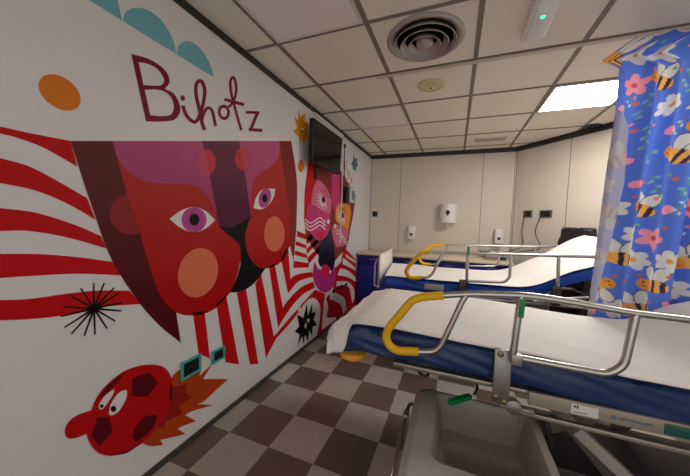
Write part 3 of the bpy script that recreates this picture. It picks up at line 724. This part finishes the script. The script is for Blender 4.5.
# ---- near bed: local x = world x - .84, local y = world y - 1.31
NB = Vector((.84, 1.31, 0)); NW, NL, NT = .79, 1.98, .812
def nprof(x):
    z = -.028*ssm((x-.75)/.5)-.03*(1-ssm(x/.14))
    if x > 1.4: z += .42*(x-1.4)*ssm((x-1.4)/.3)
    return z
nb = make_bed('hospital_bed', NB, 0, NW, NL, NT, .152, nprof, 'nearest wheeled hospital bed with navy mattress and yellow-gripped side rail', BLUEV, .63)
sheet('bed_sheet', nb, NW, NL, NT, nprof, .11, .012, .15, 'white sheet on the nearest bed, hanging over its foot end')
def N(u, v, y=1.25): p = hit(u, v, (0,1,0), (0,y,0)); return p-NB
fr = MB()
for yy in (.03, NW-.03): fr.box((.3,yy-.02,.634), (1.95,yy+.02,.655), .005)
for xx in (.32,.7,1.3,1.93): fr.box((xx-.02,.03,.626), (xx+.02,NW-.03,.647), .004)
fr.box((.06,.03,.626),(.1,NW-.03,.646),.004).box((.08,.36,.626),(.32,.42,.646),.004)
fr.build('frame', STEEL, nb)
# side panel and lower bar on the near side
pn = MB().box((.86,-.008,.605), (1.95,.008,.66), .003).build('side_panel', mat('panel_beige',(168,156,142),.45,.3), nb)
b = MB().box((1.0,-.0112,.613), (1.085,-.0085,.652), .001)
b.mat(1).box((1.008,-.0118,.639), (1.016,-.0108,.646)).box((1.018,-.0118,.636), (1.023,-.0108,.649)).box((1.008,-.0118,.620), (1.05,-.0108,.6225))
b.build('sticker', [WHITEP, DARK], pn, smooth=False)
STK = mat('maker_blue', (92,122,152), .4)
b = MB().lathe([(.008,0),(.008,.001)], (1.13,-.0082,.632), (0,-1,0), 16)
for k in range(9): b.box((1.146+k*.011,-.0094,.628), (1.154+k*.011,-.0082,.636+.002*(k % 2)))
b.build('maker_mark', STK, pn, smooth=False)
MB().box((1.27,-.0102,.612), (1.4,-.0082,.652), .0008).build('green_label', mat('label_green',(8,92,84),.4), pn)
MB().box((.82,-.02,.56), (1.95,.0,.578), .003).build('lower_bar', STEEL, nb)
# rail
def rail(pts, parent, r=.0135, fillet=.05, name='side_rail', m_=CHROME): return MB().tube(pts, r, 14, fillet=fillet).build(name, m_, parent)
TOPZ = [N(443.5,295.3), N(473,293.8), N(497,294.4), N(524,295.4), N(549,298.4), N(590,305.3), N(631,312.6), N(690,319.6)]
TOPZ.append(TOPZ[-1]+Vector((.35,0,-.002)))
ra = rail(TOPZ, nb, .0135, .03)
grip = [N(443.5,295.3), N(421,297.2), N(412,300.5), N(388.5,328), N(385.6,337), N(389,345.5), N(397,350.8), N(418.5,351.6)]
MB().tube(grip, .0185, 16, fillet=.03).build('yellow_grip', YEL, ra)
MB().tube([N(418.5,351.6), N(434,351.8), N(441,346), N(463.5,299), N(468,293.5)], .0125, 14, fillet=.03).build('rail_end_strut', CHROME, ra)
MB().tube([N(521.5,296), N(517,325), N(512.6,357)], .0135, 14).build('rail_post', CHROME, ra)
MB().tube([N(513,356.5), N(560,365.5), N(608,374.2), N(624,366), N(629,345), N(636,313.5)], .0135, 14, fillet=.06).build('rail_loop', CHROME, ra)
# bracket plates
bx = N(505,350)
b = MB().box((bx.x-.033,-.045,.6), (bx.x+.03,-.03,.83), .006).box((bx.x+.02,-.08,.785), (bx.x+.06,-.03,.83), .006)
b.build('rail_bracket', STEEL, nb)
for dx, z in ((-.012,.81),(-.02,.63),(.012,.615)):
    MB().lathe([(.012,0),(.012,.006),(.006,.009)], (bx.x+dx,-.045,z), (0,-1,0), 14).build('bolt', mat('bolt_brass',(140,118,92),.4,.8), nb)
MB().lathe([(.028,-.01),(.028,.012),(.012,.016)], (bx.x+.045,-.045,.605), (0,-1,0), 20).box((bx.x+.0,-.04,.585),(bx.x+.12,-.02,.6),.004).build('roller', STEEL, nb)
MB().box((bx.x-.02,-.03,.61), (bx.x+.02,.02,.655), .004).build('bracket_arm', STEEL, nb)
# corner bumper
MB().lathe([(.05,-.022),(.068,-.014),(.07,0),(.066,.012),(.04,.02)], (.085,.045,.642), (0,0,1), 28).build('bumper', mat('bumper_orange',(226,160,52),.45), nb)
# hanging hook ring and cable
MB().tube([N(417,360,1.62),N(417.5,368,1.62),N(421,375,1.62),N(427,376.5,1.62),N(430.5,370,1.62),N(431,360,1.62)], .008, 8, fillet=.03).build('loop_hook', DARK, nb)
# lifting mechanism and base
LEG = mat('mechanism_grey', (112,106,98), .45, .5)
def bar(a, b_, w, t, name, m_=LEG, par=nb):
    a = Vector(a); b_ = Vector(b_); d = b_-a; rot = d.to_track_quat('X', 'Z').to_matrix()
    c_ = (a+b_)/2; q = MB().box((-d.length/2,-w/2,-t/2), (d.length/2,w/2,t/2), .005, rot=None)
    q.v = [tuple(rot @ Vector(p)+c_) for p in q.v]; return q.build(name, m_, par)
bar((.98,.14,.57), (1.3,.14,.2), .035, .06, 'lift_arm'); bar((.98,.68,.57), (1.3,.68,.2), .035, .06, 'lift_arm')
bar((1.45,.12,.2), (1.78,.12,.6), .035, .06, 'lift_arm'); bar((1.45,.68,.2), (1.78,.68,.6), .035, .06, 'lift_arm')
bar((.98,.4,.25), (1.5,.4,.58), .06, .06, 'actuator', mat('actuator_grey',(132,124,114),.4))
for xx in (.96,1.76): MB().box((xx,.1,.57), (xx+.04,.7,.62), .005).build('cross_beam', LEG, nb)
MB().box((.95,.24,.12), (1.85,.72,.2), .02).build('base_cover', mat('base_dark',(58,54,52),.5), nb)
q0, q1 = N(575,428,1.42), N(632,482,1.42); bar(q0, q1, .05, .045, 'strut_cover', mat('strut_grey',(176,170,160),.45))
q0, q1 = N(545,420,1.6), N(560,476,1.6); bar(q0, q1, .03, .03, 'dark_strut', DARK)
for xx in (1.0,1.8):
    for yy in (.24,.72):
        w_ = MB().box((xx-.02,yy-.03,.09), (xx+.02,yy+.03,.14), .005).build('castor', LEG, nb)
        MB().lathe([(.05,-.015),(.062,-.012),(.064,0),(.062,.012),(.05,.015)], (xx,yy,.064), (0,1,0), 24).build('wheel', DARK, w_)

# green tag on the near rail, and green clip on its cord
q = N(516.5,304)+NB
t = MB().box((-.006,-.006,-.034), (.012,.004,.036), .002).build('green_tag', GREEN); t.location = q+Vector((.012,-.018,-.012)); t.rotation_euler = (0,.05,0)
tag(t, 'small green tag hanging on upright of the near bed rail', 'tag')

# ---- far bed
FY = math.radians(7); FB = Vector((.79, 2.625, 0)); FW, FLn, FT = .84, 2.05, .812
fn_ = Vector((-math.sin(FY), math.cos(FY), 0)); fx_ = Vector((math.cos(FY), math.sin(FY), 0))
def fprof(x):
    z = -.012*ssm((x-.25)/.3)
    if x > 1.05: z += .35*(x-1.05)*ssm((x-1.05)/.5)
    return z
fb = make_bed('hospital_bed', FB, FY, FW, FLn, FT, .112, fprof, 'far wheeled hospital bed with bright blue mattress, raised head and white footboard', BLUEM, .66)
sheet('bed_sheet', fb, FW, FLn, FT, fprof, .004, .006, .006, 'white sheet on the far bed, rising over its lifted head end', 5, lambda x, y: .11*ssm((x-1.5)/.45)*ssm((y-.3)/.4))
def G(u, v, off=-.05):
    p = hit(u, v, fn_, FB+fn_*off)-FB; return Vector((p.dot(fx_), p.dot(fn_), p.z))
b = MB()
for yy in (.02, FW-.02): b.tube([(.0,yy,.676),(1.95,yy,.676)], .014, 12)
for xx in (.05,.9,1.5,1.93): b.box((xx-.02,.02,.668), (xx+.02,FW-.02,.688), .004)
b.build('frame', CHROME, fb)
# footboard
ft = MB().box((-.02,.04,.73), (-.008,FW+.04,1.01), .004).build('footboard', mat('footboard_cream',(240,235,226),.4), fb); ft.rotation_euler = (0,0,-FY*.45); ft.location = (-.052,0,0)
MB().tube([(-.014,.01,.69),(-.014,.01,1.02),(-.014,FW+.07,1.02),(-.014,FW+.07,.69)], .009, 12, fillet=.05).build('foot_frame', CHROME, ft)
MB().tube([(.0,-.01,.71),(-.05,-.01,.71),(-.05,-.01,.93),(-.05,.1,.96)], .008, 10, fillet=.04).build('foot_tube', CHROME, ft)
ra = rail([G(429,252), G(467,253.3), G(510,254.5), G(558.7,255.9), G(600,257)], fb, .013, .01)
MB().tube([G(429,252), G(422,252.6), G(416,258), G(407.5,268), G(406,272), G(408,276.4), G(412.5,278), G(421,277.7)], .0185, 14, fillet=.02).build('yellow_grip', YEL, ra)
MB().tube([G(421,277.7), G(428,277.3), G(432.6,273.8), G(442,253)], .012, 12, fillet=.03).build('rail_end_strut', CHROME, ra)
MB().tube([G(467.4,254), G(466.8,283)], .013, 12).build('rail_post', CHROME, ra)
MB().tube([G(467.2,281), G(504,282.3), G(509.6,278), G(510.8,255)], .012, 12, fillet=.05).build('rail_loop', CHROME, ra)
MB().tube([G(558.7,256), G(557.6,288)], .013, 12).build('rail_post', CHROME, ra)
for u in (462.4, 556):
    g = G(u,286); MB().box((g.x-.034,-.085,.69), (g.x+.03,-.052,.85), .01).build('rail_bracket', mat('bracket_dark',(84,78,74),.4,.6), fb)
g = G(435,286); MB().box((g.x-.09,-.012,.725), (g.x+.08,-.002,.775), .004).build('side_label', mat('label_grey',(190,186,180),.5), fb)
# back rail
K = lambda u, v: G(u, v, FW+.05)
rb = rail([K(444,244.9), K(470,245.5), K(529,246.6), K(566,246)], fb, .012, .01)
MB().tube([K(566,246), K(579,245.6)], .017, 12).build('yellow_grip', YEL, rb)
MB().tube([K(444,244.9), K(432.4,245.2), K(421,253.6), K(419,259.5), K(422.6,263.8), K(430.7,264.6)], .018, 14, fillet=.03).build('yellow_grip', YEL, rb)
MB().tube([K(430.7,264.6), K(438,264.2), K(448,246)], .012, 12, fillet=.03).build('rail_end_strut', CHROME, rb)
MB().tube([K(468,246), K(468,272)], .012, 12).build('rail_post', CHROME, rb)
MB().tube([K(468,266), K(495.5,266.2), K(499,262), K(499.8,247)], .011, 12, fillet=.05).build('rail_loop', CHROME, rb)
MB().tube([K(534.4,247), K(534,268)], .014, 12).build('rail_post', CHROME, rb)
# under-structure
MB().tube([(1.25,-.02,.70),(1.42,-.03,.74),(1.9,-.03,.82)], .012, 10, fillet=.05).build('lift_strut', CHROME, fb)
MB().box((.5,.1,.12), (1.7,FW-.1,.22), .03).box((.75,.3,.22), (.95,.54,.67), .02).box((1.3,.3,.22), (1.5,.54,.67), .02).build('base', mat('base_grey',(120,116,112),.45), fb)
MB().box((.55,.02,.45), (1.6,.1,.52), .01).box((.9,.0,.56),(1.3,.06,.64),.01).build('side_mechanism', DARK, fb)
for xx in (.4,1.75):
    MB().box((xx-.03,.08,.12), (xx+.03,FW-.08,.16), .01).build('axle_bar', LEG, fb)
    for yy in (.1,FW-.1):
        w_ = MB().box((xx-.02,yy-.03,.09), (xx+.02,yy+.03,.14), .005).build('castor', LEG, fb)
        MB().lathe([(.05,-.015),(.062,-.012),(.064,0),(.062,.012),(.05,.015)], (xx,yy,.064), (0,1,0), 24).build('wheel', DARK, w_)
q = hit(468.6,252.5,fn_,FB+fn_*(-.075))
t = MB().box((-.012,-.005,-.045), (.006,.006,.03), .002).build('green_tag', GREEN); t.location = q+Vector((.0,0,.02)); tag(t, 'narrow green tag hanging on post of the far bed rail', 'tag')

# ================================================================== moulded tub in front
TB = Vector((1.502, 1.12, 0)); tw, td, TZ = .50, .66, .50
e = empty('plastic_tub', TB, 'large grey moulded plastic tub in the foreground against the near bed', 'tub')
def bx_d(x, y, x0, x1, y0, y1, r):
    qx = abs(x-(x0+x1)/2)-(x1-x0)/2+r; qy = abs(y-(y0+y1)/2)-(y1-y0)/2+r
    return r-(math.hypot(max(qx,0), max(qy,0))+min(max(qx,qy),0))      # >0 inside
def tub(u, v):
    # u,v grid over the footprint; edges pulled into a rounded rectangle and down the skirt
    x = -tw/2+u*tw; y = -td/2+v*td
    d = bx_d(x, y, -tw/2, tw/2, -td/2, td/2, .06)
    inn = bx_d(x, y, -tw/2+.09, tw/2-.03, -td/2+.2, td/2-.03, .05)
    z = TZ-.012*(1-ssm(d/.03))
    if inn > 0:
        z -= .15*ssm(inn/.04)
        in2 = bx_d(x, y, -tw/2+.13, tw/2-.07, -td/2+.25, td/2-.15, .04)
        if in2 > 0: z -= .09*ssm(in2/.03)
    z += .02*ssm((u-.75)/.25)
    return (x, y, z)
b = MB(); NX = NY = 96
pts = [[tub(i/NX, j/NY) for j in range(NY+1)] for i in range(NX+1)]
def sq(p):   # square grid -> rounded rectangle
    x, y, z = p; r = .07; hx, hy = tw/2, td/2
    cx_, cy_ = hx-r, hy-r
    if abs(x) > cx_ and abs(y) > cy_:
        ax, ay = (abs(x)-cx_)/r, (abs(y)-cy_)/r; L_ = math.hypot(ax, ay); mxx = max(ax, ay); s = mxx/L_ if L_ else 1
        return (math.copysign(cx_+ax*s*r, x), math.copysign(cy_+ay*s*r, y), z)
    return p
vs = [sq(pts[i][j]) for i in range(NX+1) for j in range(NY+1)]
b.add(vs, [[i*(NY+1)+j, (i+1)*(NY+1)+j, (i+1)*(NY+1)+j+1, i*(NY+1)+j+1] for i in range(NX) for j in range(NY)])
ring = [(i,0) for i in range(NX)]+[(NX,j) for j in range(NY)]+[(NX-i,NY) for i in range(NX)]+[(0,NY-j) for j in range(NY)]
R_ = [vs[i*(NY+1)+j] for i, j in ring]; n = len(R_); allv = []
lev = [(0,0),(.012,.006),(.03,.008),(.2,-.01),(.4,-.045)]
for dz, g in lev:
    for x, y, z in R_:
        l = math.hypot(x, y); allv.append((x+x/l*g, y+y/l*g, (z-dz) if dz < .05 else (TZ-dz)))
o_ = len(b.v); b.v += allv
for k in range(len(lev)-1):
    for i in range(n): b.f.append([o_+k*n+i, o_+k*n+(i+1) % n, o_+(k+1)*n+(i+1) % n, o_+(k+1)*n+i]); b.mi.append(0)
b.f.append([o_+(len(lev)-1)*n+i for i in range(n)]); b.mi.append(0)
tb = b.build('body', mat('tub_grey',(160,155,146),.4,nz=.03,scale=5), e, angle=50)
bm = bmesh.new(); bm.from_mesh(tb.data); bmesh.ops.remove_doubles(bm, verts=bm.verts, dist=1e-5); bmesh.ops.recalc_face_normals(bm, faces=bm.faces); bm.to_mesh(tb.data); bm.free()
x_ = -tw/2
MB().tube([(x_+.03,.25,.42),(x_-.024,.25,.44),(x_-.027,.2,.46),(x_-.03,-.25,.44),(x_+.03,-.25,.42)], .008, 10, fillet=.03).build('handle_rail', CHROME, e)
MB().lathe([(.014,-.02),(.014,.02)], (x_-.028,.13,.457), (0,1,0), 14).build('rail_clamp', CHROME, e)
for xx in (-.14,.14):
    for yy in (-.2,.2):
        w_ = MB().box((xx-.015,yy-.02,.055), (xx+.015,yy+.02,.105), .004).build('castor', LEG, e)
        MB().lathe([(.03,-.012),(.037,-.008),(.038,0),(.037,.008),(.03,.012)], (xx,yy,.038), (0,1,0), 20).build('wheel', DARK, w_)

# green clip with cord: hangs from the near bed frame over the tub's rim
P0 = Vector((1.50,1.375,.655)); g0 = hit(449,403,(0,0,1),(0,0,.515)); g1 = hit(470,396.5,(0,0,1),(0,0,.515))
e = empty('green_clip', g1, 'green clip on a short black cord lying on the tub rim', 'clip')
rot = (g0-g1).to_track_quat('X','Z').to_matrix(); q = MB().box((0,-.013,-.009), ((g0-g1).length,.013,.012), .004)
q.v = [tuple(rot @ Vector(p)) for p in q.v]; q.build('clip_body', GREEN, e)
MB().tube([(0,0,0), hit(474,395,(0,0,1),(0,0,.515))-g1, hit(477.5,388,(0,1,0),(0,1.37,0))-g1, P0-g1], .006, 8, fillet=.02).build('cord', BLACK, e)
MB().tube([rot @ Vector((.002,0,.002)), hit(474,395,(0,0,1),(0,0,.517))-g1], .008, 8).build('cord_end', WHITEP, e)

# ================================================================== curtain
CZT, CZB = 2.435, .5
def interp(tab, z):
    zs = [t[0] for t in tab]; return np.interp(z, zs, [t[1] for t in tab])
XL = [(.5,2.17),(.89,2.185),(1.68,2.215),(2.05,2.235),(2.27,2.235),(2.33,2.15),(2.435,2.30)]
XF = [(.5,2.19),(.9,2.21),(1.25,2.265),(1.6,2.305),(1.93,2.30),(2.05,2.235),(2.27,2.235),(2.33,2.15),(2.435,2.30)]
S, NS, NZ = 2.0, 440, 400
s_ = np.linspace(0, S, NS+1)[:, None]; zz = np.linspace(CZB, CZT, NZ+1)[None, :]
xl = interp(XL, zz); xf = interp(XF, zz); fw = np.maximum(xf-xl, 0)
t = s_-fw
wave = (.032*np.sin(t*26+.5*np.sin(zz*2.2))+.02*np.sin(t*47+1.3+.6*np.sin(zz*1.7))+.01*np.sin(t*11))*np.clip(t/.06, 0, 1)*(.55+.45*np.clip((2.45-zz)/.5,0,1))
gather = .74
xx = np.where(t < 0, xl-t*.98, xl+t*gather+.009*np.sin(t*41+1.0+.4*np.sin(zz*3))*np.clip(t/.05,0,1))
yy = np.where(t < 0, TY-.028-.012*np.clip(-t/.05, 0, 1)*np.cos(t*30), TY-.01+np.minimum(t, .05)*.0+wave)
turn = np.clip(1-np.abs(t)/.022, 0, 1); yy = np.where(t < 0, yy+.014*turn, yy-.004*turn); xx = np.where(np.abs(t) < .02, xx+0*t, xx)
V = np.stack([xx, yy, np.broadcast_to(zz, xx.shape)], -1).reshape(-1, 3)
idx = np.arange((NS+1)*(NZ+1)).reshape(NS+1, NZ+1)
Fc = np.stack([idx[:-1,:-1], idx[1:,:-1], idx[1:,1:], idx[:-1,1:]], -1).reshape(-1, 4)
me = bpy.data.meshes.new('curtain'); me.from_pydata(V.tolist(), [], Fc.tolist())
# the printed pattern, drawn in the cloth's own coordinates (metres)
sg = np.broadcast_to(s_, xx.shape).ravel(); zg = np.broadcast_to(zz, xx.shape).ravel()
colr = np.empty((sg.size, 3)); colr[:] = lin((86,124,226))
def paint(mask, rgb): colr[mask] = lin(rgb)
def E(cx_, cy_, a, b_, ang=0):
    c_, s2 = math.cos(ang), math.sin(ang); dx, dy = sg-cx_, zg-cy_; X = dx*c_+dy*s2; Y = -dx*s2+dy*c_
    return (X/a)**2+(Y/b_)**2
rn = random.Random(11)
def bee(cx_, cy_, ang, k):
    c_, s2 = math.cos(ang), math.sin(ang); q = lambda X, Y: (cx_+X*c_*k-Y*s2*k, cy_+X*s2*k+Y*c_*k)
    for X, Y, a in ((-.014,.056,.35),(.034,.054,-.45)):
        p = q(X, Y); w = E(*p, .024*k, .038*k, ang+a); paint(w < 1.25, (70,80,120)); paint(w < 1, (226,226,222))
    body = E(*q(.012,0), .05*k, .032*k, ang) < 1; paint(body, (244,188,96))
    dx, dy = sg-cx_, zg-cy_; X = (dx*c_+dy*s2)/k
    paint(body & (np.sin((X-.002)*190) > .1) & (X > -.006), (70,44,70))
    h = E(*q(-.038,0), .026*k, .028*k) < 1; paint(h, (240,160,60))
    for Y in (-.008,.01): paint(E(*q(-.046,Y), .004*k, .004*k) < 1, (50,30,40))
    paint(E(*q(-.034,-.012), .006*k, .005*k) < 1, (230,100,90))
def flower(cx_, cy_, k, petal, heart, n, r0):
    for i in range(n):
        a = r0+2*PI*i/n; paint(E(cx_+.032*k*math.cos(a), cy_+.032*k*math.sin(a), .028*k, .019*k, a) < 1, petal)
    paint(E(cx_, cy_, .013*k, .013*k) < 1, heart)
def twig(cx_, cy_, k, r0, rgb):
    for i in range(5):
        t_ = i/4; x_ = cx_+.05*k*(t_-.5)*math.cos(r0); y_ = cy_+.09*k*(t_-.5)
        paint(E(x_+.012*(-1)**i, y_, .011*k, .006*k, r0+(-1)**i) < 1, rgb)
        paint(E(x_, y_, .003, .014*k, .2) < 1, (90,170,130))
k_ = 0; 
for r in range(13):
    for c in range(14):
        cx_ = .04+c*.15+(.075 if r % 2 else 0)+rn.uniform(-.012,.012); cy_ = .56+r*.148+rn.uniform(-.015,.015); sel = rn.choices((0,1,2,4,5), (34,15,22,14,15))[0]
        if sel in (0,3) : bee(cx_, cy_, rn.uniform(-.6,.6)+(PI if rn.random() < .3 else 0), 1.2)
        elif sel == 1: flower(cx_, cy_, 1.1, (250,158,180), (214,84,90), 5, rn.random()*2)
        elif sel == 2: flower(cx_, cy_, 1.05, (226,226,226), (226,160,60), 6, rn.random()*2)
        elif sel == 4:
            paint(E(cx_, cy_, .03, .024, rn.random()) < 1, (250,160,184)); twig(cx_+.05, cy_+.02, .9, .4, (200,220,240))
        else: twig(cx_, cy_, 1.2, rn.random()*2, (130,190,215)); paint(E(cx_-.045, cy_+.03, .013, .012) < 1, (214,110,90))
        paint(E(cx_+.075, cy_+.06, .010, .009) < 1, rn.choice([(214,110,90),(240,140,170),(120,190,150)]))
ca_ = me.color_attributes.new('print', 'FLOAT_COLOR', 'POINT'); ca_.data.foreach_set('color', np.concatenate([colr, np.ones((sg.size,1))], 1).astype(np.float32).ravel())
CM = bpy.data.materials.new('bee_print_cloth'); CM.use_nodes = True; nt = CM.node_tree; L = nt.links.new; bs = nt.nodes['Principled BSDF']
at = nt.nodes.new('ShaderNodeAttribute'); at.attribute_name = 'print'; ge = nt.nodes.new('ShaderNodeNewGeometry')
mx = nt.nodes.new('ShaderNodeMix'); mx.data_type = 'RGBA'; md_ = nt.nodes.new('ShaderNodeMath'); md_.operation = 'MULTIPLY'; md_.inputs[1].default_value = .74
L(ge.outputs['Backfacing'], md_.inputs[0]); L(md_.outputs[0], mx.inputs[0]); L(at.outputs['Color'], mx.inputs[6]); mx.inputs[7].default_value = lin((214,212,218))+(1,)
L(mx.outputs[2], bs.inputs['Base Color']); bs.inputs['Roughness'].default_value = .6
tr = nt.nodes.new('ShaderNodeBsdfTranslucent'); L(mx.outputs[2], tr.inputs['Color']); ms = nt.nodes.new('ShaderNodeMixShader'); ms.inputs[0].default_value = .22
L(bs.outputs[0], ms.inputs[1]); L(tr.outputs[0], ms.inputs[2]); L(ms.outputs[0], nt.nodes['Material Output'].inputs['Surface'])
me.materials.append(CM); me.shade_smooth()
cu = bpy.data.objects.new('curtain', me); COL.objects.link(cu); origin_to(cu, (2.6,TY,CZT))
tag(cu, 'blue hanging curtain printed with bees and pink flowers', 'curtain')

# repeats share a group
GR = {'wall_socket':'wall sockets of the room', 'soap_dispenser':'soap dispensers on the back wall', 'base_cabinet':'blue cabinets under the worktop',
      'ceiling_light':'square ceiling light panels', 'hospital_bed':'hospital beds side by side', 'bed_sheet':'white sheets on the beds',
      'power_cord':'cords hanging from the wall sockets', 'green_tag':'green tags on the bed rails'}
for o in list(COL.objects):
    k_ = o.name.split('.')[0]
    if o.parent is None and k_ in GR: o['group'] = GR[k_]

# ================================================================== light and exposure
w = bpy.data.worlds.new('world'); SC.world = w; w.use_nodes = True
w.node_tree.nodes['Background'].inputs[0].default_value = (1,.965,.94,1); w.node_tree.nodes['Background'].inputs[1].default_value = .8
vs_ = SC.view_settings; vs_.view_transform = 'Standard'; vs_.look = 'None'; vs_.gamma = 1; vs_.use_curve_mapping = False; vs_.exposure = 0.40
